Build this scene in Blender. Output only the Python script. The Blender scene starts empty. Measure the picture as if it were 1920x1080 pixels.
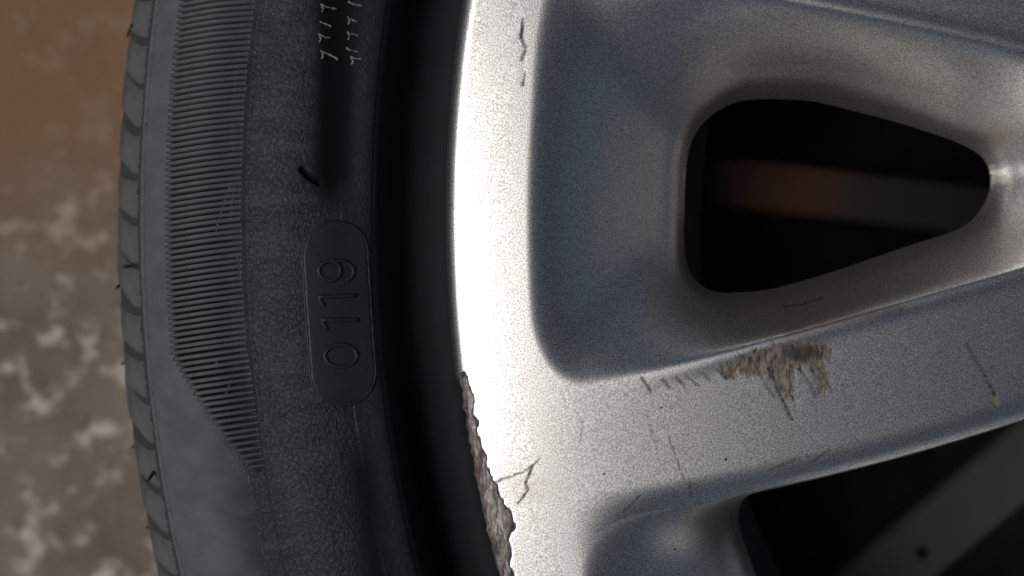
import bpy, math, random
import numpy as np
random.seed(7)
rng = np.random.default_rng(11)

# ------------------------------------------------------------------ units
# Design unit: 1 u = 1/11550 m. Wheel lies face up on the concrete, axis = world Z.
S = 11550.0
CX, CY = 3433.0, 400.0          # wheel axis in the drawing (u, y downwards)
H = 2194.0                      # camera height over the rim face (u)
FACE = 0.172                    # rim face above the ground (m)
def W(x, y, z):                 # drawing (u) -> world (m)
    return np.stack([(x-CX)/S, -(y-CY)/S, np.asarray(z)/S+FACE], -1)

# ------------------------------------------------------------------ camera
sc = bpy.context.scene
cam = bpy.data.cameras.new('camera')
cam_o = bpy.data.objects.new('camera', cam)
sc.collection.objects.link(cam_o)
cam_o.location = ((960-CX)/S, -(540-CY)/S, FACE+H/S)
cam.sensor_width = 36.0
cam.lens = 36.0*H/1920.0
cam.clip_start = 0.005
cam.clip_end = 200.0
cam.dof.use_dof = True
cam.dof.focus_distance = (H+20)/S
cam.dof.aperture_fstop = 12.0
sc.camera = cam_o

# ------------------------------------------------------------------ light
SUN_EL = math.radians(64)
SUN_AZ = (-1.0, -0.10)
n = math.hypot(*SUN_AZ)
sdir = (SUN_AZ[0]/n*math.cos(SUN_EL), SUN_AZ[1]/n*math.cos(SUN_EL), math.sin(SUN_EL))
world = bpy.data.worlds.new('World'); sc.world = world
world.use_nodes = True
wn = world.node_tree
for nd in list(wn.nodes): wn.nodes.remove(nd)
wo = wn.nodes.new('ShaderNodeOutputWorld'); bg = wn.nodes.new('ShaderNodeBackground')
sky = wn.nodes.new('ShaderNodeTexSky'); sky.sky_type = 'NISHITA'; sky.sun_disc = False
sky.sun_elevation = SUN_EL
sky.sun_rotation = math.atan2(sdir[0], sdir[1])
sky.dust_density = 0.2
sky.ozone_density = 0.0
sky.air_density = 0.6
bg.inputs['Strength'].default_value = 0.05
wn.links.new(sky.outputs[0], bg.inputs[0]); wn.links.new(bg.outputs[0], wo.inputs[0])
sun = bpy.data.lights.new('sun', 'SUN'); sun.energy = 5.0
sun.angle = math.radians(32); sun.color = (1.0, 0.975, 0.945)
sun_o = bpy.data.objects.new('sun', sun); sc.collection.objects.link(sun_o)
from mathutils import Vector, Matrix
sun_o.rotation_euler = Vector(sdir).to_track_quat('Z', 'Y').to_euler()
sun_o.location = (-1, 0, 1)
sc.view_settings.view_transform = 'Standard'
sc.view_settings.look = 'None'
sc.view_settings.gamma = 1.0
sc.view_settings.exposure = -0.92
sc.view_settings.use_curve_mapping = False
sc.render.engine = 'CYCLES'

# ------------------------------------------------------------------ helpers
def link(o, parent=None, loc=None):
    sc.collection.objects.link(o)
    if parent is not None: o.parent = parent
    return o
def mesh(name, verts, faces, mat, parent=None, smooth=True, attrs=None):
    """verts (n,3) metres, faces (m,k) int array or list of tuples"""
    me = bpy.data.meshes.new(name)
    if isinstance(faces, np.ndarray):
        k = faces.shape[1]
        me.vertices.add(len(verts)); me.vertices.foreach_set('co', np.asarray(verts, np.float32).ravel())
        me.loops.add(faces.size); me.loops.foreach_set('vertex_index', faces.astype(np.int32).ravel())
        me.polygons.add(len(faces)); me.polygons.foreach_set('loop_start', np.arange(0, faces.size, k, dtype=np.int32))
        me.update(calc_edges=True)
    else:
        me.from_pydata([tuple(v) for v in verts], [], faces)
    if smooth: me.polygons.foreach_set('use_smooth', np.ones(len(me.polygons), bool))
    for an, av in (attrs or {}).items():
        a = me.attributes.new(an, 'FLOAT', 'POINT'); a.data.foreach_set('value', np.asarray(av, np.float32))
    me.materials.append(mat); me.validate(); me.update()
    return link(bpy.data.objects.new(name, me), parent)
def catmull(pts, n=5, closed=True):
    P = np.array(pts, float); out = []
    m = len(P)
    for i in range(m if closed else m-1):
        p0, p1, p2, p3 = (P[(i-1) % m], P[i], P[(i+1) % m], P[(i+2) % m]) if closed else (P[max(i-1, 0)], P[i], P[i+1], P[min(i+2, m-1)])
        for t in np.arange(n)/n:
            out.append(0.5*((2*p1)+(-p0+p2)*t+(2*p0-5*p1+4*p2-p3)*t*t+(-p0+3*p1-3*p2+p3)*t**3))
    if not closed: out.append(P[-1])
    return np.array(out)
def poly_in(x, y, P):
    """signed distance to a closed polygon, positive inside"""
    d2 = np.full(x.shape, 1e18); ins = np.zeros(x.shape, bool)
    for i in range(len(P)):
        ax, ay = P[i]; bx, by = P[(i+1) % len(P)]
        ex, ey = bx-ax, by-ay
        t = np.clip(((x-ax)*ex+(y-ay)*ey)/(ex*ex+ey*ey+1e-12), 0, 1)
        d2 = np.minimum(d2, (x-ax-t*ex)**2+(y-ay-t*ey)**2)
        c = (ay > y) != (by > y)
        if ey != 0: ins ^= c & (x < ex*(y-ay)/ey+ax)
    return np.where(ins, 1, -1)*np.sqrt(d2)
def seg_d(x, y, pts):
    d = np.full(x.shape, 1e9)
    for (ax, ay), (bx, by) in zip(pts[:-1], pts[1:]):
        ex, ey = bx-ax, by-ay
        t = np.clip(((x-ax)*ex+(y-ay)*ey)/(ex*ex+ey*ey+1e-12), 0, 1)
        d = np.minimum(d, np.hypot(x-ax-t*ex, y-ay-t*ey))
    return d
def vnoise(x, y, seed=0):
    xi = np.floor(x).astype(np.int64); yi = np.floor(y).astype(np.int64)
    fx = x-xi; fy = y-yi; fx = fx*fx*(3-2*fx); fy = fy*fy*(3-2*fy)
    def h(a, b):
        v = (a*374761393+b*668265263+seed*974711) & 0xffffffff
        v = ((v ^ (v >> 13))*1274126177) & 0xffffffff
        return ((v ^ (v >> 16)) & 0xffff)/65535.0
    return (h(xi, yi)*(1-fx)+h(xi+1, yi)*fx)*(1-fy)+(h(xi, yi+1)*(1-fx)+h(xi+1, yi+1)*fx)*fy
def fbm(x, y, seed=0, o=4):
    s = 0; a = .5
    for i in range(o): s = s+a*vnoise(x*2**i, y*2**i, seed+i); a *= .5
    return s/(1-.5**o)
def sstep(a, b, x):
    t = np.clip((x-a)/(b-a), 0, 1); return t*t*(3-2*t)
def smin(a, b, k):
    h = np.clip(.5+.5*(b-a)/k, 0, 1); return b*(1-h)+a*h-k*h*(1-h)

# ------------------------------------------------------------------ materials
def mat(name):
    m = bpy.data.materials.new(name); m.use_nodes = True
    nt = m.node_tree; b = nt.nodes['Principled BSDF']
    return m, nt, b
def N(nt, t, **kw):
    nd = nt.nodes.new(t)
    for k, v in kw.items(): setattr(nd, k, v)
    return nd
def L(nt, a, b): nt.links.new(a, b)
def noise(nt, scale, detail=3, rough=.55, vec=None, dist=0):
    t = N(nt, 'ShaderNodeTexNoise'); t.inputs['Scale'].default_value = scale
    t.inputs['Detail'].default_value = detail; t.inputs['Roughness'].default_value = rough
    t.inputs['Distortion'].default_value = dist
    if vec is not None: L(nt, vec, t.inputs['Vector'])
    return t.outputs['Fac']
def ramp(nt, fac, stops):
    r = N(nt, 'ShaderNodeValToRGB'); e = r.color_ramp.elements
    while len(e) < len(stops): e.new(.5)
    for el, (p, c) in zip(e, stops):
        el.position = p; el.color = (c if len(c) == 4 else (*c, 1)) if hasattr(c, '__len__') else (c, c, c, 1)
    L(nt, fac, r.inputs[0]); return r.outputs[0]
def mix(nt, fac, a, b):
    m = N(nt, 'ShaderNodeMix'); m.data_type = 'RGBA'
    for k, v in ((0, fac), (6, a), (7, b)):
        if hasattr(v, 'is_output'): L(nt, v, m.inputs[k])
        elif k == 0: m.inputs[0].default_value = v
        else: m.inputs[k].default_value = (*v, 1) if hasattr(v, '__len__') else (v, v, v, 1)
    return m.outputs[2]
def math_(nt, op, a, b=None):
    m = N(nt, 'ShaderNodeMath', operation=op)
    for k, v in ((0, a), (1, b)):
        if v is None: continue
        if hasattr(v, 'is_output'): L(nt, v, m.inputs[k])
        else: m.inputs[k].default_value = v
    return m.outputs[0]
def attr(nt, n_):
    a = N(nt, 'ShaderNodeAttribute', attribute_name=n_); return a.outputs['Fac']
def objco(nt): return N(nt, 'ShaderNodeTexCoord').outputs['Object']
def bump(nt, b, h, strength, dist):
    n_ = N(nt, 'ShaderNodeBump'); n_.inputs['Strength'].default_value = strength
    n_.inputs['Distance'].default_value = dist; L(nt, h, n_.inputs['Height'])
    L(nt, n_.outputs[0], b.inputs['Normal'])

# satin silver wheel paint, with scraped metal, dirt and scratches by attribute
M_RIM, nt, b = mat('silver_wheel_paint')
co = objco(nt)
grain = noise(nt, 4300, 2, .6, co)
flake = noise(nt, 5200, 1, .5, co)
big = noise(nt, 40, 3, .5, co)
base = mix(nt, ramp(nt, grain, [(.38, 0.0), (.62, 1.0)]), (.36, .35, .335), (.80, .78, .75))
base = mix(nt, ramp(nt, flake, [(.70, 0.0), (.78, 1.0)]), base, (.85, .85, .86))
base = mix(nt, ramp(nt, noise(nt, 620, 1, .5, co), [(.175, 1.0), (.20, 0.0)]), base, (.06, .055, .05))
base = mix(nt, math_(nt, 'MULTIPLY', ramp(nt, big, [(.5, 0.0), (.8, 1.0)]), .25), base, (.40, .37, .33))
mp = N(nt, 'ShaderNodeMapping'); L(nt, co, mp.inputs[0])
mp.inputs['Rotation'].default_value = (0, 0, math.radians(-25)); mp.inputs['Scale'].default_value = (1, .3, 1)
st1 = noise(nt, 1500, 4, .7, mp.outputs[0])
mp2 = N(nt, 'ShaderNodeMapping'); L(nt, co, mp2.inputs[0])
mp2.inputs['Rotation'].default_value = (0, 0, math.radians(-17)); mp2.inputs['Scale'].default_value = (1, .22, 1)
st2 = noise(nt, 1300, 5, .75, mp2.outputs[0], .8)
def broken(a_, n_, lo=.12, hi=.38):
    d_ = math_(nt, 'SUBTRACT', math_(nt, 'MULTIPLY', attr(nt, a_), 1.15), n_)
    return ramp(nt, d_, [(lo, 0.0), (hi, 1.0)])
dirt_f = broken('dirt', st1, -.12, .22)
brown = mix(nt, ramp(nt, st1, [(.36, 0.0), (.60, 1.0)]), (.03, .024, .019), (.20, .165, .135))
base = mix(nt, dirt_f, base, brown)
base = mix(nt, attr(nt, 'stain'), base, (.30, .20, .15))
base = mix(nt, attr(nt, 'scratch'), base, (.018, .015, .012))
scr = mix(nt, ramp(nt, st2, [(.38, 0.0), (.66, 1.0)]), (.03, .025, .022), (.42, .37, .345))
base = mix(nt, attr(nt, 'scrape'), base, scr)
L(nt, base, b.inputs['Base Color'])
wear = math_(nt, 'MAXIMUM', attr(nt, 'scrape'), math_(nt, 'MAXIMUM', dirt_f, attr(nt, 'scratch')))
wear = ramp(nt, wear, [(.5, 0.0), (.95, 1.0)])
L(nt, math_(nt, 'MULTIPLY_ADD', wear, -.6), b.inputs['Metallic'])
for nd in nt.nodes:
    if nd.bl_idname == 'ShaderNodeMath' and nd.operation == 'MULTIPLY_ADD': nd.inputs[2].default_value = .97
L(nt, ramp(nt, wear, [(0, .36), (1, .62)]), b.inputs['Roughness'])
bump(nt, b, grain, .10, .00012)

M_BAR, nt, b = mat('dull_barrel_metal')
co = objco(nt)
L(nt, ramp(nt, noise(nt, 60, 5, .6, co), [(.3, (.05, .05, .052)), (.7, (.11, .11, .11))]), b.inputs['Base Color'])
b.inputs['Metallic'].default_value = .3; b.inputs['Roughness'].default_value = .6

def rubber(name, c0, c1, texture, rough=.55):
    m, nt, b = mat(name); co = objco(nt)
    w = noise(nt, 1500, 3, .6, co, .6); f = noise(nt, 130, 4, .6, co)
    col = mix(nt, ramp(nt, f, [(.35, 0.0), (.7, 1.0)]), c0, c1)
    speck = ramp(nt, noise(nt, 1400, 1, .5, co), [(.80, 0.0), (.825, 1.0)])
    col = mix(nt, math_(nt, 'MULTIPLY', speck, .6), col, (.20, .19, .17))
    if texture:
        col = mix(nt, attr(nt, 'dust'), col, (.085, .085, .09))
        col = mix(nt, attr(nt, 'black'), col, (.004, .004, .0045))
        col = mix(nt, attr(nt, 'scuff'), col, (.16, .155, .15))
        h = math_(nt, 'MULTIPLY', w, attr(nt, 'wrinkle'))
        bump(nt, b, h, .9, .00045)
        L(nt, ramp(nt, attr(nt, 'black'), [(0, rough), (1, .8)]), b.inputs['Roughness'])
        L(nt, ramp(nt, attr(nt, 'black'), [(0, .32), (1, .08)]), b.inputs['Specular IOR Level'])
    else:
        bump(nt, b, w, .35, .00018); b.inputs['Roughness'].default_value = rough
    L(nt, col, b.inputs['Base Color'])
    b.inputs['Specular IOR Level'].default_value = .32
    return m
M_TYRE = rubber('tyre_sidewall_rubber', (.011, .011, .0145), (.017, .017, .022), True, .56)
M_RIB = rubber('tyre_rib_rubber', (.055, .055, .058), (.085, .085, .088), False, .56)
# the ribs carry road dust on their outer part only
nt = M_RIB.node_tree; b = nt.nodes['Principled BSDF']; co = objco(nt)
vm = N(nt, 'ShaderNodeVectorMath', operation='MULTIPLY'); L(nt, co, vm.inputs[0]); vm.inputs[1].default_value = (1, 1, 0)
vl = N(nt, 'ShaderNodeVectorMath', operation='LENGTH'); L(nt, vm.outputs[0], vl.inputs[0])
mr_ = N(nt, 'ShaderNodeMapRange'); mr_.inputs['From Min'].default_value = .2578; mr_.inputs['From Max'].default_value = .2675
L(nt, math_(nt, 'ADD', vl.outputs['Value'], math_(nt, 'MULTIPLY', noise(nt, 1100, 3, .6, co), .004)), mr_.inputs['Value'])
old = b.inputs['Base Color'].links[0].from_socket
L(nt, mix(nt, mr_.outputs[0], (.012, .012, .015), old), b.inputs['Base Color'])
M_PLATE = rubber('tyre_plate_rubber', (.011, .011, .015), (.015, .015, .0205), False, .56)
M_TREAD = rubber('tyre_tread_rubber', (.050, .050, .052), (.085, .085, .087), False, .62)
M_SCUFF = rubber('scuffed_rubber', (.10, .098, .095), (.18, .175, .165), False, .7)

M_GND, nt, b = mat('stained_concrete')
co = objco(nt)
n1 = noise(nt, 26, 5, .6, co); n2 = noise(nt, 95, 6, .66, co); n3 = noise(nt, 7, 3, .5, co)
col = mix(nt, ramp(nt, n1, [(.3, 0.0), (.7, 1.0)]), (.085, .062, .046), (.16, .128, .103))
col = mix(nt, ramp(nt, n2, [(.53, 0.0), (.64, 1.0)]), col, (.36, .32, .27))
col = mix(nt, ramp(nt, noise(nt, 160, 3, .6, co), [(.62, 0.0), (.7, 1.0)]), col, (.07, .055, .045))
sp = N(nt, 'ShaderNodeVectorMath', operation='DISTANCE'); L(nt, co, sp.inputs[0]); sp.inputs[1].default_value = (-.36, .075, 0)
spd = math_(nt, 'ADD', sp.outputs['Value'], math_(nt, 'MULTIPLY', n1, .06))
col = mix(nt, ramp(nt, spd, [(.07, .9), (.13, 0.0)]), col, (.15, .082, .042))
L(nt, col, b.inputs['Base Color'])
b.inputs['Roughness'].default_value = .9
bump(nt, b, n2, .5, .003)
GND_NT, GND_B, GND_COL = nt, b, col

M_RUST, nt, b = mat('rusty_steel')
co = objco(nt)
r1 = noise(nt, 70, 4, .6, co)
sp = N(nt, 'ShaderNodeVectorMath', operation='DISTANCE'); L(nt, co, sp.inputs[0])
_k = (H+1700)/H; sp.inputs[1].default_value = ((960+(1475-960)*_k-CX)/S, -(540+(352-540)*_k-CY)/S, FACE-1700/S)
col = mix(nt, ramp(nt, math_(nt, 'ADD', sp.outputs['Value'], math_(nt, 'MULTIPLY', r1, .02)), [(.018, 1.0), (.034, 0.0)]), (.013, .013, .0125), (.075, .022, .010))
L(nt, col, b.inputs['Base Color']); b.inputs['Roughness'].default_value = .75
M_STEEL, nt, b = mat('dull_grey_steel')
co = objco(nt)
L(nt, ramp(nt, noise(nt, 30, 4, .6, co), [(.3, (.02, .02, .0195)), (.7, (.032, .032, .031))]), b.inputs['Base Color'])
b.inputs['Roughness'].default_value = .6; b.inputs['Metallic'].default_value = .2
M_SHADE, nt, b = mat('shade_black')  # near-black colour standing in for the shade behind the openings
co = objco(nt)
L(nt, ramp(nt, noise(nt, 80, 4, .6, co), [(.3, (.003, .003, .0035)), (.7, (.007, .007, .008))]), b.inputs['Base Color'])
b.inputs['Roughness'].default_value = .95; b.inputs['Specular IOR Level'].default_value = .1

# ------------------------------------------------------------------ ground
gx = np.array([-20, -2, -.6, .6, 2, 20.]); gv = np.array([(x, y, 0) for y in gx for x in gx])
gf = np.array([(j*6+i, j*6+i+1, j*6+i+7, j*6+i+6) for j in range(5) for i in range(5)])
ground = mesh('ground', gv, gf, M_GND, smooth=False)
ground['kind'] = 'structure'; ground['label'] = 'brown stained concrete ground with pale worn specks'; ground['category'] = 'ground'

# ------------------------------------------------------------------ wheel
wheel = bpy.data.objects.new('car_wheel', None); link(wheel)
wheel['label'] = 'silver alloy car wheel with kerb scrapes and a black rubber tyre'
wheel['category'] = 'wheel'

# ---- rim: one sheet over the face, shaped by distance fields
R_LIP, R_IN, R_HOLE, DEPTH = 2599.0, 2452.0, 2098.0, 255.0
PHI0 = math.radians(-2.25)
SD = H/(H+DEPTH)
POCKET = catmull([(1000, 100), (988, 300), (986, 420), (990, 560), (1000, 632), (1030, 692), (1072, 722), (1125, 724), (1250, 694),
    (1500, 624), (1750, 555), (1950, 500), (2120, 450), (2230, 390), (2265, 300), (2220, 205), (2100, 140), (1920, 85),
    (1700, 40), (1480, -2), (1250, -50), (1120, -78), (1062, -75), (1026, -45), (1011, 20)], 4)
HOLE = catmull([(1290, 290), (1284, 375), (1284, 470), (1300, 520), (1335, 545), (1385, 548), (1450, 541), (1560, 510),
    (1700, 462), (1800, 428), (1840, 390), (1856, 345), (1845, 300), (1800, 270), (1700, 235), (1600, 208), (1520, 190),
    (1440, 186), (1380, 192), (1330, 220), (1305, 250)], 4)
HOLE = np.array([960, 540])+(HOLE-np.array([960, 540]))/SD
EDGE = np.polyfit([1000, 1240, 1391, 1622, 1862], [992, 958, 931, 880, 814], 2)
def edge_y(x):
    xc = np.clip(x, 800, 2000)
    return np.polyval(EDGE, xc)+(x-xc)*(2*EDGE[0]*xc+EDGE[1])
def base_sector(x, y):
    phi = np.arctan2(y-CY, CX-x)
    k = np.round((phi-PHI0)/math.radians(72))
    a = k*math.radians(72)
    dx, dy = x-CX, y-CY
    # rotating by -a in (phi measured from -x, downwards)
    c, s = np.cos(a), np.sin(a)
    return CX+dx*c-dy*s, CY+dx*s+dy*c
def mirror_down(x, y):
    # mirror points above the pair's axis below it
    ux, uy = -math.cos(PHI0), math.sin(PHI0)
    dx, dy = x-CX, y-CY
    al = dx*ux+dy*uy; pe = dx*(-uy)+dy*ux      # pe<0 below (y down)
    pe = -np.abs(pe)
    return CX+al*ux-pe*uy, CY+al*uy+pe*ux
def fields(x, y):
    r = np.hypot(x-CX, y-CY)
    xb, yb = base_sector(x, y)
    inP = poly_in(xb, yb, POCKET); inH = poly_in(xb, yb, HOLE)
    xm, ym = mirror_down(xb, yb)
    we = (ym-edge_y(xm))/1.03
    inW = smin(smin(we, R_IN-r, 170), r-1000, 120)
    inWh = smin(smin(we-42, R_HOLE-r, 90), r-1060, 120)
    bore = 330-r
    return r, inP, inH, inW, inWh, we, bore
def hole_s(x, y):
    f = fields(x, y); return np.maximum(np.maximum(f[2], f[4]), f[6])
def gprof(t, e=.13):
    return (np.sqrt(t*t+e*e)-e)/(math.sqrt(1+e*e)-e)
def rim_z(x, y):
    r, inP, inH, inW, inWh, we, bore = fields(x, y)
    q = np.clip(r-2330, 0, None); z = -q*q*1.05e-4
    q = np.clip(2330-r, 0, 900); z = z-q*q*.4e-4-.072*np.clip(1430-r, 0, 1e9)
    lip = np.clip((r-2571)/28, 0, 1); z = z-28*(1-np.sqrt(1-lip*lip*.97))
    rho = np.clip(1+inW/55, 0, 1); z = z-22*sstep(2440, 2200, r)*rho**2
    z = z+5*np.exp(-((inP+6)/16)**2)*sstep(2330, 2000, r)
    tp = np.clip(inP, 0, None)/(np.clip(inP, 0, None)+np.clip(-inH, 0, None)+1e-6)
    zf = -DEPTH
    gp = gprof(tp, .2)*(inP > 0)
    tw = np.clip(inW, 0, None)/(np.clip(inW, 0, None)+np.clip(-inWh, 0, None)+1e-6)
    gw = gprof(tw, .2)*(inW > 0)
    g = np.maximum(gp, gw)
    return z+(zf-z)*g
th = np.concatenate([np.radians(np.arange(-20, 30, .086)), np.radians(np.arange(30, 340, 1.0))])
rr = np.concatenate([np.arange(R_LIP, 1250, -3.4), np.arange(1250, 300, -30.)])
TH, RR = np.meshgrid(th, rr)
X = (CX-RR*np.cos(TH)).ravel(); Y = (CY+RR*np.sin(TH)).ravel()
nr, nth = RR.shape
hs = hole_s(X, Y)
idx = np.arange(nr*nth).reshape(nr, nth)
q = np.stack([idx[:-1, :], np.roll(idx, -1, 1)[:-1, :], np.roll(idx, -1, 1)[1:, :], idx[1:, :]], -1).reshape(-1, 4)
inside = hs > 0
keep = ~inside[q].all(1)
q = q[keep]
mixed = inside[q].any(1)
bv = np.unique(q[mixed]); bv = bv[inside[bv]]
for it in range(3):
    h0 = hole_s(X[bv], Y[bv]); e = 1.0
    gx_ = (hole_s(X[bv]+e, Y[bv])-h0)/e; gy_ = (hole_s(X[bv], Y[bv]+e)-h0)/e
    g2 = np.maximum(gx_**2+gy_**2, .3)
    X[bv] -= h0*gx_/g2; Y[bv] -= h0*gy_/g2
Z = rim_z(X, Y)
# soften the creases of the pockets (masked blur over the finely sampled sector)
nd_ = int((np.degrees(th) < 30).sum()); nrd = int((rr > 1250).sum())
Zg = Z.reshape(nr, nth)[:nrd, :nd_].copy(); Mg = (~inside).reshape(nr, nth)[:nrd, :nd_].astype(float)
fl_ = fields(X, Y); wgt = sstep(2, 60, np.maximum(fl_[1], fl_[3])).reshape(nr, nth)[:nrd, :nd_]
def box(a, n_, ax):
    p = np.pad(a, [(n_+1, n_) if k == ax else (0, 0) for k in (0, 1)], mode='edge'); c = np.cumsum(p, ax)
    return (np.take(c, range(2*n_+1, c.shape[ax]), ax)-np.take(c, range(0, c.shape[ax]-2*n_-1), ax))/(2*n_+1)
nu_, de_ = Zg*Mg, Mg
for _ in range(3):
    for ax in (0, 1): nu_, de_ = box(nu_, 7, ax), box(de_, 7, ax)
Zb = np.where(de_ > .02, nu_/np.maximum(de_, .02), Zg)
hfar = sstep(0, 45, -np.maximum(fl_[2], fl_[4])).reshape(nr, nth)[:nrd, :nd_]
Zg = Zg+(Zb-Zg)*wgt*hfar*Mg
Z2 = Z.reshape(nr, nth); Z2[:nrd, :nd_] = Zg; Z = Z2.ravel()

# wear marks on the paint (drawn where they lie on the face)
sz = H/(H-Z); PX = 960+(X-960)*sz; PY = 540+(Y-540)*sz
r_ = np.hypot(X-CX, Y-CY)
SCR = [(836, 742), (852, 715), (869, 700), (883, 738), (888, 790), (900, 838), (916, 880), (930, 915), (950, 955), (960, 985), (954, 1012), (957, 1090), (968, 1160), (960, 1230), (930, 1280), (880, 1280), (800, 1000)]
sc_in = poly_in(PX, PY, np.array(SCR, float))+10*(fbm(PX/14, PY/22, 3)-.5)*2
scrape = sstep(-2, 4, sc_in)
rough = fbm(PX/9, PY/26, 5, 4)
Z = Z-scrape*(4+22*rough)-scrape*np.clip((r_-2500)/100, 0, 1)*22
pull = scrape*np.clip((r_-2545)/55, 0, 1)*(2+10*fbm(PX/12, PY/16, 9))
X = X+pull*np.cos(np.arctan2(Y-CY, CX-X)); Y = Y-pull*np.sin(np.arctan2(Y-CY, CX-X))
DIRT = [(1335, 700), (1372, 672), (1420, 655), (1480, 640), (1545, 638), (1562, 655), (1558, 690), (1552, 735), (1536, 752), (1528, 720), (1508, 690), (1490, 700), (1484, 782), (1462, 745), (1440, 705), (1400, 706), (1360, 712)]
al = (PX*.42+PY*.91); ac = (PX*.91-PY*.42)
streak = fbm(ac/5, al/55, 21, 3)
d_in = poly_in(PX, PY, np.array(DIRT, float))+26*(streak-.5)
dirt = sstep(-14, 16, d_in)*np.clip(.55+.7*streak, 0, 1)
d2 = poly_in(PX, PY, np.array([(1468, 650), (1530, 645), (1545, 668), (1500, 682), (1470, 672)], float))
dirt = np.maximum(dirt, sstep(-8, 6, d2)*(.6+.4*streak))
dark2 = sstep(-6, 8, d2+10*(fbm(PX/6, PY/6, 31)-.5))*.6
def line(pts, w, a=1.0, seed=0):
    return a*sstep(w, w*.3, seg_d(PX, PY, pts)+(vnoise(PX/7, PY/7, seed)-.5)*w*.8)
scratch = dark2
for pts, w, a in [
    ([(1812, 645), (1838, 690), (1866, 742)], 3.2, .85),
    ([(1441, 690), (1462, 740), (1482, 782)], 4, .8), ([(1408, 672), (1440, 730), (1452, 745)], 2.6, .6),
    ([(1498, 690), (1520, 722), (1530, 745)], 3.6, .6), ([(1536, 690), (1560, 735)], 2.6, .5),
    ([(1203, 708), (1220, 735)], 3.6, .8), ([(1242, 712), (1256, 728)], 3, .7), ([(1268, 708), (1284, 724)], 3, .7),
    ([(1286, 705), (1310, 722)], 3, .7), ([(1316, 700), (1330, 712)], 3, .7), ([(1345, 692), (1362, 712)], 3, .7),
    ([(1252, 815), (1268, 860), (1282, 897)], 2.6, .55), ([(1292, 900), (1296, 930)], 2.6, .45),
    ([(1170, 958), (1200, 930)], 2.6, .45), ([(1445, 880), (1490, 862)], 2.6, .5), ([(1525, 865), (1555, 842)], 2.6, .5),
    ([(922, 906), (958, 893), (990, 880), (1014, 858)], 3.2, .6), ([(998, 875), (985, 905), (990, 920), (970, 944)], 3.4, .7),
    ([(980, 36), (976, 70), (985, 88)], 4.5, .7), ([(984, 96), (978, 112)], 4, .6), ([(985, 135), (980, 160)], 3.4, .6),
    ([(1085, 770), (1092, 800), (1086, 835)], 2.4, .25), ([(1210, 770), (1222, 805), (1230, 840)], 2.4, .3), ([(1540, 560), (1500, 572), (1470, 575)], 2.4, .4)]:
    scratch = np.maximum(scratch, line(pts, w, a, int(pts[0][0])))
chip = poly_in(PX, PY, np.array([(1853, 738), (1869, 735), (1872, 764), (1857, 766)], float))
dirt = np.maximum(dirt, sstep(-2, 3, chip))
dirt = np.maximum(dirt, line([(983, 60), (982, 150)], 6, .35, 3))
stain = .55*np.exp(-((PX-1850)/70)**2-((PY-258)/22)**2)
stain = np.maximum(stain, .5*sstep(14, 3, seg_d(PX, PY, [(1480, 625), (1600, 595), (1690, 580)])))
stain = np.maximum(stain, .28*np.exp(-((PX-980)/50)**2-((PY-915)/28)**2)*(.4+fbm(PX/10, PY/10, 41)))
Z = Z-.5*dirt*streak
flat_mask = (Z > -220)
V = W(X, Y, Z)
# outer rows: the lip turns down over the edge
n0 = len(V)
rows = []
phi0 = np.arctan2(Y[:nth]-CY, CX-X[:nth]); rl = np.hypot(X[:nth]-CX, Y[:nth]-CY)
for dr, z in ((0, -105), (-4, -150), (-40, -215)):
    zz = np.minimum(Z[:nth]-6, z)
    rows.append(W(CX-(rl+dr)*np.cos(phi0), CY+(rl+dr)*np.sin(phi0), zz))
top = np.arange(nth); ql = []
prev = top
for i, _ in enumerate(rows):
    cur = n0+i*nth+np.arange(nth)
    ql.append(np.stack([cur, np.roll(cur, -1), np.roll(prev, -1), prev], -1)); prev = cur
V = np.concatenate([V]+rows)
# walls of the openings
he = np.concatenate([q[:, [0, 1]], q[:, [1, 2]], q[:, [2, 3]], q[:, [3, 0]]])
key = he[:, 0].astype(np.int64)*10**7+he[:, 1]; rkey = he[:, 1].astype(np.int64)*10**7+he[:, 0]
bd = he[~np.isin(key, rkey)]
bd = bd[~((bd[:, 0] < nth) & (bd[:, 1] < nth))]
bvs = np.unique(bd); remap = np.full(n0, -1); remap[bvs] = np.arange(len(bvs))
n1 = len(V); lower = V[bvs].copy(); mid_ = V[bvs].copy()
mid_[:, 2] -= 6/S; lower[:, 2] -= 160/S
hb = hole_s(X[bvs], Y[bvs]); fgx = hole_s(X[bvs]+1, Y[bvs])-hb; fgy = hole_s(X[bvs], Y[bvs]+1)-hb
fl = np.maximum(np.hypot(fgx, fgy), .3)
lower[:, 0] -= 105*fgx/fl/S; lower[:, 1] += 105*fgy/fl/S
mid_[:, 0] -= 3*fgx/fl/S; mid_[:, 1] += 3*fgy/fl/S
V = np.concatenate([V, mid_, lower]); m1 = n1+remap; m2 = n1+len(bvs)+remap
qw = np.concatenate([np.stack([bd[:, 1], bd[:, 0], m1[bd[:, 0]], m1[bd[:, 1]]], -1), np.stack([m1[bd[:, 1]], m1[bd[:, 0]], m2[bd[:, 0]], m2[bd[:, 1]]], -1)])
F = np.concatenate([q]+ql+[qw])
def pad(a, edge=True):
    out = np.zeros(len(V)); out[:n0] = a
    if edge:
        for i in range(3): out[n0+i*nth:n0+(i+1)*nth] = a[:nth]
    return out
used = np.zeros(len(V), bool); used[F.ravel()] = True
nm = np.cumsum(used)-1
A = {k: pad(v)[used] for k, v in dict(scrape=scrape, dirt=dirt, scratch=np.clip(scratch*1.35, 0, 1), stain=np.clip(stain, 0, 1)).items()}
rim = mesh('rim', V[used], nm[F][:, ::-1], M_RIM, wheel, attrs=A)
rim['label'] = 'satin silver rim face with paired spokes, teardrop pocket and scraped lip'

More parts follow.
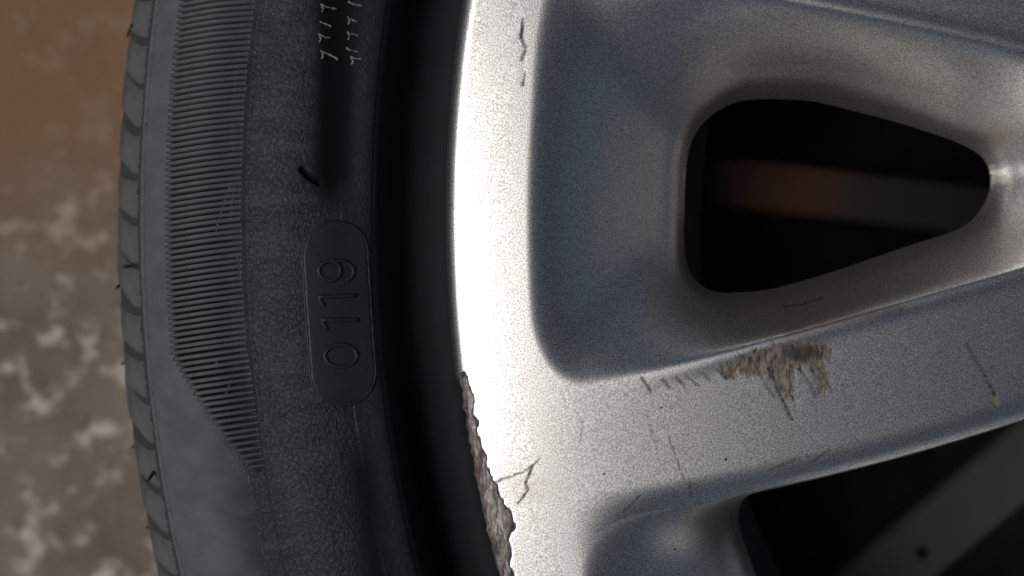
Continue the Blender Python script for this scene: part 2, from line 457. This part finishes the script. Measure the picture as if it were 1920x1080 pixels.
# ---- lathe helper
def lathe(name, prof, nth_, m, parent, closed=True):
    P = np.array(prof, float); t = np.linspace(0, 2*math.pi, nth_, endpoint=False)
    v = np.concatenate([W(CX-P[i, 0]*np.cos(t), CY+P[i, 0]*np.sin(t), np.full(nth_, P[i, 1])) for i in range(len(P))])
    fs = []
    for i in range(len(P) if closed else len(P)-1):
        a = i*nth_+np.arange(nth_); b_ = ((i+1) % len(P))*nth_+np.arange(nth_)
        fs.append(np.stack([a, np.roll(a, -1), np.roll(b_, -1), b_], -1))
    return mesh(name, v, np.concatenate(fs), m, parent)
inner = catmull([(2552, -218), (2440, -235), (2230, -400), (2130, -560), (2015, -740), (1985, -900), (2060, -1200), (2300, -1500), (2480, -1760), (2590, -1800)], 5, False)
outer = inner[::-1]+np.array([28, 0])
outer[:, 1] -= 0
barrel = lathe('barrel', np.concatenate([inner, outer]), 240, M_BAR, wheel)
barrel['label'] = 'dark inner barrel of the rim behind the spokes'

# ---- tyre profile, r against z (u)
def from_px(p, z): return CX-(960+(p-960)*(H-z)/H)
PROF = [(2580, -250), (2586, -222), (2610, -212), (2650, -212), (2690, -205), (2716, -160), (2722, -80)]
PROF += [(from_px(p, z), z) for p, z in [(701, -18), (692, -4), (680, 4), (655, 15), (620, 32), (580, 46), (535, 54), (490, 50), (440, 30), (390, -4), (340, -52), (300, -104), (268, -170), (240, -255), (224, -345)]]
r0, z0 = PROF[-1]
PROF += [(r0+22, -470), (r0+30, -700), (r0+32, -1000), (r0+28, -1400), (r0+10, -1650), (r0-70, -1840), (r0-240, -1960), (r0-420, -1986), (r0-560, -1960), (2640, -1860), (2600, -1790), (2560, -1700)]
PR = catmull(PROF, 14, False)
seg = np.concatenate([[0], np.cumsum(np.hypot(*np.diff(PR, axis=0).T))])
i_sh = np.argmin(np.hypot(PR[:, 0]-r0, PR[:, 1]-z0)); s_sh = seg[i_sh]
svals = np.concatenate([np.arange(0, s_sh+150, 3.2), np.arange(s_sh+150, seg[-1], 60.), [seg[-1]]])
pr = np.interp(svals, seg, PR[:, 0]); pz = np.interp(svals, seg, PR[:, 1])
# outward normal of the profile
tr = np.gradient(PR[:, 0], seg); tz = np.gradient(PR[:, 1], seg)
nl = np.hypot(tr, tz); NR, NZ = -tz/nl, tr/nl
pnr = np.interp(svals, seg, NR); pnz = np.interp(svals, seg, NZ)
def prof_at(s): return (np.interp(s, seg, PR[:, 0]), np.interp(s, seg, PR[:, 1]), np.interp(s, seg, NR), np.interp(s, seg, NZ))
m_side = (seg <= s_sh+120) & (PR[:, 0] > 2725)
SR, SS = PR[m_side, 0], seg[m_side]
def s_of_r(r): return np.interp(r, SR, SS)
def st(px, py):
    """picture point on the sidewall -> (s along profile, phi)"""
    px = np.asarray(px, float); py = np.asarray(py, float); z = np.zeros_like(px)
    for _ in range(12):
        k = (H-z)/H; x = 960+(px-960)*k; y = 540+(py-540)*k
        r = np.hypot(x-CX, y-CY); s = s_of_r(r); z = np.interp(s, seg, PR[:, 1])
    return s, np.arctan2(y-CY, CX-x)
def pt(s, phi, off=0.0):
    r, z, nr_, nz_ = prof_at(s); r = r+nr_*off; z = z+nz_*off
    return W(CX-r*np.cos(phi), CY+r*np.sin(phi), z)
# s of the rings of features at the level of the axis
def s_px(p): return float(st(p, 410.)[0])
S_RIB0, S_RIB1, S_CRACK = s_px(462), s_px(313), s_px(268)
tht = np.concatenate([np.radians(np.arange(-11, 17, .064)), np.radians(np.arange(17, 349, 1.0))])
TT, SSv = np.meshgrid(tht, svals)
TPR, TPZ, TNR, TNZ = [np.broadcast_to(a[:, None], TT.shape) for a in (pr, pz, pnr, pnz)]
k_ = H/(H-TPZ)
TPX = 960+((CX-TPR*np.cos(TT))-960)*k_; TPY = 540+((CY+TPR*np.sin(TT))-540)*k_
side = (SSv > s_px(698)) & (SSv < s_sh+60)
near = (TT > math.radians(-11)) & (TT < math.radians(17))
off = np.zeros(TT.shape)
# diagonal end of the ribbed band: below it the surface is smooth
dx_a = st(322., 664.); dx_b = st(478., 886.)
def diag_phi(s): return np.interp(s, [dx_b[0], dx_a[0]], [dx_b[1], dx_a[1]])
SKEW = .0030/(S_RIB1-S_RIB0)*10*0  # ribs run close to radial
ribzone = sstep(-3, 4, SSv-S_RIB0-4)*sstep(3, -4, SSv-S_RIB1)*((TT < diag_phi(SSv)).astype(float))
off -= 11*ribzone*sstep(0, 45, SSv-S_RIB0)
# raised seam at the inner edge of the ribs
off += 4*np.exp(-((SSv-S_RIB0+2+3*(fbm(TT*900, SSv/40, 3)-.5))/5)**2)*side
# crack line and shoulder step
ck = S_CRACK+5*(fbm(TT*260, SSv*0, 8)-.5)
off -= np.where(near, 11*(.35+.9*fbm(TT*420, SSv*0+2, 12))*np.exp(-((SSv-ck)/4.2)**2), 6*np.exp(-((SSv-S_CRACK)/5)**2))
off -= 5*np.exp(-((SSv-s_px(700))/5)**2)
# shallow hollow with wrinkles, small gouge
off -= 9*np.exp(-((TPX-628)/38)**2)*sstep(430, 340, TPY)*side*near
go = seg_d(TPX, TPY, [(566, 318), (578, 330), (600, 342)]); off -= 14*sstep(8, 2, go)*side*near
off += 2.2*(fbm(TT*600, SSv/26, 17)-.5)*side*near
TX = CX-(TPR+TNR*off)*np.cos(TT); TY = CY+(TPR+TNR*off)*np.sin(TT); TZ = TPZ+TNZ*off
dust = sstep(445, 330, TPX-(TPY-410)**2*1.6e-4)*side*.9
dust = np.maximum(dust, .8*sstep(100, 0, SSv-s_sh)*(SSv > s_sh-60))
dust = np.clip(dust+.5*(fbm(TT*120, SSv/60, 23)-.5)*side, 0, 1)*(SSv > s_px(600))
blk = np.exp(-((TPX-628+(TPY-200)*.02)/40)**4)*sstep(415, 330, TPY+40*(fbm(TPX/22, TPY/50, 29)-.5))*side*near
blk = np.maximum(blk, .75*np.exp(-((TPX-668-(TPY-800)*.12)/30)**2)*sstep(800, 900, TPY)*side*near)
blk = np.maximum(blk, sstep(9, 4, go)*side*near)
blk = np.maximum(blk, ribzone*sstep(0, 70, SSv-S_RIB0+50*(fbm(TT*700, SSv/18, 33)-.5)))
blk = np.maximum(blk, .5*sstep(s_px(703), s_px(703)-20, SSv))  # bead band: shade between sidewall and rim painted into the rubber colour
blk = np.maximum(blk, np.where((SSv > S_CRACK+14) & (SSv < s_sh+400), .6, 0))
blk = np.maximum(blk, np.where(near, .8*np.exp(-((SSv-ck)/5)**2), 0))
wr = side*sstep(s_px(300), s_px(400), SSv*1.0) if False else side*(1-sstep(S_RIB1-60, S_RIB1+60, SSv))*(.35+.65*(1-sstep(s_px(590), s_px(640), -SSv*-1)*0))
wr = wr*np.where(SSv < s_px(640), .45, 1.0)
low = sstep(0, 60, (TT-diag_phi(np.clip(SSv, dx_b[0], dx_a[0])))*3000)
wr = np.clip(wr, 0, 1)*(1-.9*blk)*np.where(SSv > s_px(425), 1-low, 1)
scuff = np.zeros(TT.shape)
for pts in [[(425, 345), (405, 400), (395, 440)], [(432, 350), (425, 400)], [(440, 480), (448, 520)], [(425, 715), (415, 740)], [(395, 675), (400, 690)]]:
    scuff = np.maximum(scuff, .5*sstep(2.6, .6, seg_d(TPX, TPY, pts)+1.5*(vnoise(TPX/4, TPY/4, 3)-.3)))
scuff *= side*near
vt = W(TX, TY, TZ).reshape(-1, 3)
ns, nt_ = TT.shape; ix = np.arange(ns*nt_).reshape(ns, nt_)
qt = np.stack([ix[:-1], np.roll(ix, -1, 1)[:-1], np.roll(ix, -1, 1)[1:], ix[1:]], -1).reshape(-1, 4)
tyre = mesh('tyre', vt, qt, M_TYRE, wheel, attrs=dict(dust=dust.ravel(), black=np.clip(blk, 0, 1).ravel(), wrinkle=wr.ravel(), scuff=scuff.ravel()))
tyre['label'] = 'black low profile tyre with ribbed sidewall and date code'

# ---- ribs of the sidewall band, each its own piece
def rib_mesh(s_a, s_b, half, skew, hgt, nseg=14):
    """bar along the profile from s_b (outer) to s_a (inner), centred on phi = 0"""
    v = []; f = []
    ss = np.linspace(s_b, s_a, nseg)
    for i, s in enumerate(ss):
        u = (s_b-s)/(S_RIB1-S_RIB0)
        fade = 1-2.6*sstep(.55, 1.0, u)
        endr = 1.0
        r = np.interp(s, seg, PR[:, 0])
        for w, o in ((-1, -11), (-.84, hgt*fade*.5-.6), (-.4, hgt*fade), (.4, hgt*fade), (.84, hgt*fade*.5-.6), (1, -11)):
            v.append(pt(s, skew*u+w*half*endr/r, o-(0 if abs(w) == 1 else (1-endr)*6)))
    for i in range(nseg-1):
        for j in range(5): f.append((i*6+j, i*6+j+1, i*6+j+7, i*6+j+6))
    f.append(tuple(range(5, -1, -1))); f.append(tuple(range((nseg-1)*6, nseg*6)))
    return v, f
PITCH = 11.35/3095
phi_hi = diag_phi(S_RIB1); first = st(313., -160.)[1]
SK = -.0042
ribs = []
count = int((dx_b[1]-first)/PITCH)+2
full = None
for i in range(count):
    ph = first+i*PITCH+rng.normal(0, .00010)
    s_b = S_RIB1
    pe = ph
    # outer end cut back along the diagonal
    while s_b > S_RIB0+14 and pe > diag_phi(s_b): s_b -= 2
    if s_b <= S_RIB0+16: break
    if s_b == S_RIB1 and full is not None:
        o = bpy.data.objects.new('rib', full); link(o, tyre)
    else:
        v, f = rib_mesh(S_RIB0+2, s_b+5, 3.95, SK, 1.8)
        c0 = None
        o = mesh('rib', v, f, M_RIB, tyre)
        if s_b == S_RIB1: full = o.data
    # phi runs downwards in the drawing: + phi about -x = + rotation about z
    o.rotation_euler = (0, 0, ph)
    ribs.append(o)
# the pieces above were built in world height with the axis at the origin, so a turn about Z places them

# ---- date code: capsule plate, rim line and digits
def cap_map(u, v):
    """u along (0 top .. 1 bottom), v across (-1..1) -> picture point"""
    cx = np.interp(u, [0, .2, .5, .8, 1], [630, 628, 634, 642, 643]); hy = 415+u*345
    hw = 61.0
    L_ = 172.5; yc = abs(hy-587.5); cap = max(0, yc-(L_-hw))
    return cx, hy, math.sqrt(max(0, hw*hw-cap*cap))
outline = []
for u in np.concatenate([[0, .006, .015, .03, .05, .08, .12, .17], np.linspace(.2, .8, 20), [.83, .88, .92, .95, .97, .985, .994, 1]]):
    outline.append(cap_map(u, 1))
pv = []; pf = []
VW = [-1.0, -.985, -.9, -.6, -.3, 0, .3, .6, .9, .985, 1.0]
for cx_, hy, w in outline:
    for vv in VW:
        s, ph = st(cx_+vv*w, hy); edge = abs(vv) > .99
        pv.append(pt(s, ph, -6 if edge else 3.2))
nv = len(VW)
for i in range(len(outline)-1):
    for j in range(nv-1): pf.append((i*nv+j, i*nv+j+1, (i+1)*nv+j+1, (i+1)*nv+j))
plate = mesh('date_code_plate', pv, pf, M_PLATE, tyre)
plate['label'] = 'smooth capsule shaped date code plate on the sidewall'
def stroke(name, pts, rad, lift, m, closed=False, flat=.8, jitter=0):
    P = np.array(pts, float); s, ph = st(P[:, 0], P[:, 1])
    C3 = pt(s, ph, lift); U3 = pt(s, ph, lift+10)-C3; U3 /= np.linalg.norm(U3, axis=1)[:, None]
    T = (np.roll(C3, -1, 0)-np.roll(C3, 1, 0)) if closed else np.gradient(C3, axis=0)
    T /= np.linalg.norm(T, axis=1)[:, None]+1e-12
    B = np.cross(T, U3); nn = len(P); v = []; f = []
    for i in range(nn):
        rd = rad*(1+jitter*random.uniform(-1, 1))/S
        for k in range(6):
            a = k/6*2*math.pi
            v.append(C3[i]+B[i]*math.cos(a)*rd+U3[i]*math.sin(a)*rd*flat)
    for i in range(nn if closed else nn-1):
        j2 = (i+1) % nn
        for k in range(6): f.append((i*6+k, i*6+(k+1) % 6, j2*6+(k+1) % 6, j2*6+k))
    if not closed: f.append(tuple(range(5, -1, -1))); f.append(tuple(range((nn-1)*6, nn*6)))
    return v, f
def merge(parts):
    v = []; f = []
    for a, b_ in parts:
        o = len(v); v += a; f += [tuple(i+o for i in q_) for q_ in b_]
    return v, f
line_pts = [(c-w, y) for c, y, w in outline]+[(c+w, y) for c, y, w in outline[-2:0:-1]]
lp = [p for p in line_pts]
v, f = stroke('x', lp, 2.6, 1.8, None, True, .9, .25)
o = mesh('capsule_outline', v, f, M_PLATE, tyre); o['label'] = 'thin raised line around the date code'
def ell(cx, cy, a, b_, t0, t1, n_=22): return [(cx+a*math.cos(t), cy+b_*math.sin(t)) for t in np.linspace(t0, t1, n_)]
LIFT, RAD = 4.0, 4.0
def densify(p, n_=8):
    P = np.array(p, float); out = []
    for a, b_ in zip(P[:-1], P[1:]):
        for t in np.arange(n_)/n_: out.append(a+(b_-a)*t)
    out.append(P[-1]); return out
digits = [
    ('0', [stroke('', ell(638, 667, 30, 21, 0, 2*math.pi*(1-1/26), 26), RAD, LIFT, None, True)]),
    ('1', [stroke('', densify([(601, 600), (671, 600)]), RAD, LIFT, None), stroke('', densify([(603, 602), (612, 618)], 4), RAD*.95, LIFT, None)]),
    ('1', [stroke('', densify([(595, 557), (667, 554)]), RAD, LIFT, None), stroke('', densify([(597, 559), (606, 574)], 4), RAD*.95, LIFT, None)]),
    ('9', [stroke('', ell(617, 508, 20, 18, 0, 2*math.pi*(1-1/22), 22), RAD, LIFT, None, True),
           stroke('', catmull([(618, 490), (640, 489), (656, 497), (662, 509), (656, 521), (647, 526)], 4, False), RAD, LIFT, None)])]
for ch, parts in digits:
    v, f = merge(parts); o = mesh('embossed_digit', v, f, M_PLATE, tyre)
    o['label'] = 'embossed digit %s of the date code 0119' % ch

# worn moulded lettering above the plate: rows of short broken strokes
let = []
for row, (xa, ya) in enumerate([(600, 8), (598, 38), (600, 66), (602, 92), (655, 4), (652, 30), (650, 58), (648, 86), (660, 108)]):
    xx, yy = xa+random.uniform(-3, 3), ya+random.uniform(-3, 3)
    sl = random.uniform(.25, .5); ln = random.uniform(18, 34)
    let.append([(xx, yy), (xx+ln*.3, yy+ln*.3*sl+random.uniform(-2, 2)), (xx+ln*.65, yy+ln*.65*sl+random.uniform(-2, 2)), (xx+ln, yy+ln*sl)])
    if row % 3 != 1: let.append([(xx+2, yy+4), (xx+5, yy+9), (xx+2, yy+15)])
for p in let:
    v, f = stroke('', catmull(p, 3, False), 1.7, -2.8, None, False, .7, .7)
    o = mesh('worn_letter_stroke', v, f, M_SCUFF, tyre)

# ---- tread blocks round the shoulder
NB = 220
def block(s_a, s_b, ph_a, ph_b, shear, hgt, gap, k_seed):
    ss = np.linspace(s_a, s_b, 8); v = []; f = []; nu = 9
    for i, s in enumerate(ss):
        ui = i/7; sh = shear*(ui**1.3)
        for j in range(nu):
            uj = j/(nu-1); e = min(ui, 1-ui)*7; g = min(uj, 1-uj)*(nu-1)
            o = -2 if ui < .01 else -8 if (e < .01 or g < .01) else (hgt*.75 if (e < 1.1 or g < 1.1) else hgt)
            inset = (.02 if g < .01 else 0)
            v.append(pt(s, ph_a+(ph_b-ph_a)*(.5+(uj-.5)*(1.012-gap*ui))+sh+.0006*math.sin(9*ui+k_seed), o))
    for i in range(7):
        for j in range(nu-1): f.append((i*nu+j, (i+1)*nu+j, (i+1)*nu+j+1, i*nu+j+1))
    return v, f
step = 2*math.pi/NB
S0, S1, S2 = S_CRACK+8, s_sh+5, s_sh+200
kinds = []
for k in range(3):
    w = 1.0
    v, f = block(S0, S2, step*(.5-w/2), step*(.5+w/2), (-.040, -.052, -.032)[k], (5.0, 6.5, 4.2)[k], (.17, .10, .24)[k], k*2.)
    kinds.append((v, f))
prot = []
for i in range(NB):
    k = (0, 1, 0, 2, 1, 2, 0, 2)[i % 8]
    if len(prot) < 3:
        k = len(prot); o = mesh('tread_block', kinds[k][0], kinds[k][1], M_TREAD, tyre); prot.append(o.data)
    else:
        o = bpy.data.objects.new('tread_block', prot[k]); link(o, tyre)
    o.rotation_euler = (0, 0, i*step+.004)
# short rubber hairs left by the mould vents
for (pa, pb) in [((226, 676), (215, 684)), ((236, 832), (229, 842)), ((262, 985), (238, 998)), ((252, 48), (243, 62)), ((236, 500), (262, 498)), ((226, 536), (216, 541)), ((292, 885), (300, 897))]:
    a3 = pt(*st(*pa), 4.); b3 = pt(*st(*pb), 26.)
    d = Vector(b3-a3); L_ = d.length; Q = d.to_track_quat('Z', 'Y').to_matrix()
    v = []; f = []
    for i, (t, rd) in enumerate(((0, 4.2), (.5, 3.6), (1, 3.0))):
        for k in range(7):
            an = k/7*2*math.pi
            p = Vector(a3)+Q @ Vector((math.cos(an)*rd/S, math.sin(an)*rd/S, L_*t)); v.append(p)
    for i in range(2):
        for k in range(7): f.append((i*7+k, i*7+(k+1) % 7, (i+1)*7+(k+1) % 7, (i+1)*7+k))
    f.append(tuple(range(14, 21)))
    mesh('vent_hair', v, f, M_TYRE if False else M_PLATE, tyre)

# ------------------------------------------------------------------ under the wheel
t = np.linspace(0, 2*math.pi, 64, endpoint=False)
mr = .168+.004*np.sin(5*t)
mv = [(r_*math.cos(a), r_*math.sin(a), z) for z, sc_ in ((.0015, 1), (.005, 1), (.006, .985)) for a, r_ in zip(t, mr*sc_)]
mf = [(i*64+j, i*64+(j+1) % 64, (i+1)*64+(j+1) % 64, (i+1)*64+j) for i in range(2) for j in range(64)]+[tuple(range(128, 192))]
sheet = mesh('shade_sheet', mv, mf, M_SHADE, smooth=False)  # added sheet: paints the ground inside the wheel as dark as deep shade
sheet['label'] = 'added black sheet standing in for the shade under the wheel'; sheet['category'] = 'mat'
def bar(name, pa, pb, ztop, width, m, hole=None):
    """flat bar between two picture points, lying under the wheel with its top at ztop (u)"""
    k = (H-ztop)/H
    def wp(p): return np.array([((960+(p[0]-960)*k)-CX)/S, -((540+(p[1]-540)*k)-CY)/S])
    a, b_ = wp(pa), wp(pb); d = b_-a; Ln = np.linalg.norm(d); d /= Ln; nrm = np.array([-d[1], d[0]])
    zt = ztop/S+FACE; zb = .0062; hw = width*k/S/2; bev = .0015
    o = bpy.data.objects.new(name, None); link(o)
    prof = [(-hw, zb), (-hw, zt-bev), (-hw+bev, zt), (hw-bev, zt), (hw, zt-bev), (hw, zb)]
    v = []; f = []
    nseg = 12
    for i in range(nseg+1):
        c = a+d*Ln*i/nseg
        for x, z in prof: v.append((c[0]+nrm[0]*x, c[1]+nrm[1]*x, z))
    for i in range(nseg):
        for j in range(6): f.append((i*6+j, (i+1)*6+j, (i+1)*6+(j+1) % 6, i*6+(j+1) % 6))
    f.append(tuple(range(6))); f.append(tuple(range(nseg*6+5, nseg*6-1, -1)))
    mesh('flat_bar', v, f, m, o, smooth=False)
    if hole is not None:
        h = wp(hole[:2]); hr = hole[2]*k/S
        v = []; f = []
        for rad, z in ((hr*1.25, zt+.0002), (hr*1.15, zt+.0008), (hr, zt+.0008), (hr*.9, zt+.0003)):
            for q_ in range(20): an = q_/20*2*math.pi; v.append((h[0]+rad*math.cos(an), h[1]+rad*math.sin(an), z))
        for i in range(3):
            for q_ in range(20): f.append((i*20+q_, i*20+(q_+1) % 20, (i+1)*20+(q_+1) % 20, (i+1)*20+q_))
        f.append(tuple(range(60, 80)))
        mesh('bolt_hole', v, f, M_SHADE, o)
    return o
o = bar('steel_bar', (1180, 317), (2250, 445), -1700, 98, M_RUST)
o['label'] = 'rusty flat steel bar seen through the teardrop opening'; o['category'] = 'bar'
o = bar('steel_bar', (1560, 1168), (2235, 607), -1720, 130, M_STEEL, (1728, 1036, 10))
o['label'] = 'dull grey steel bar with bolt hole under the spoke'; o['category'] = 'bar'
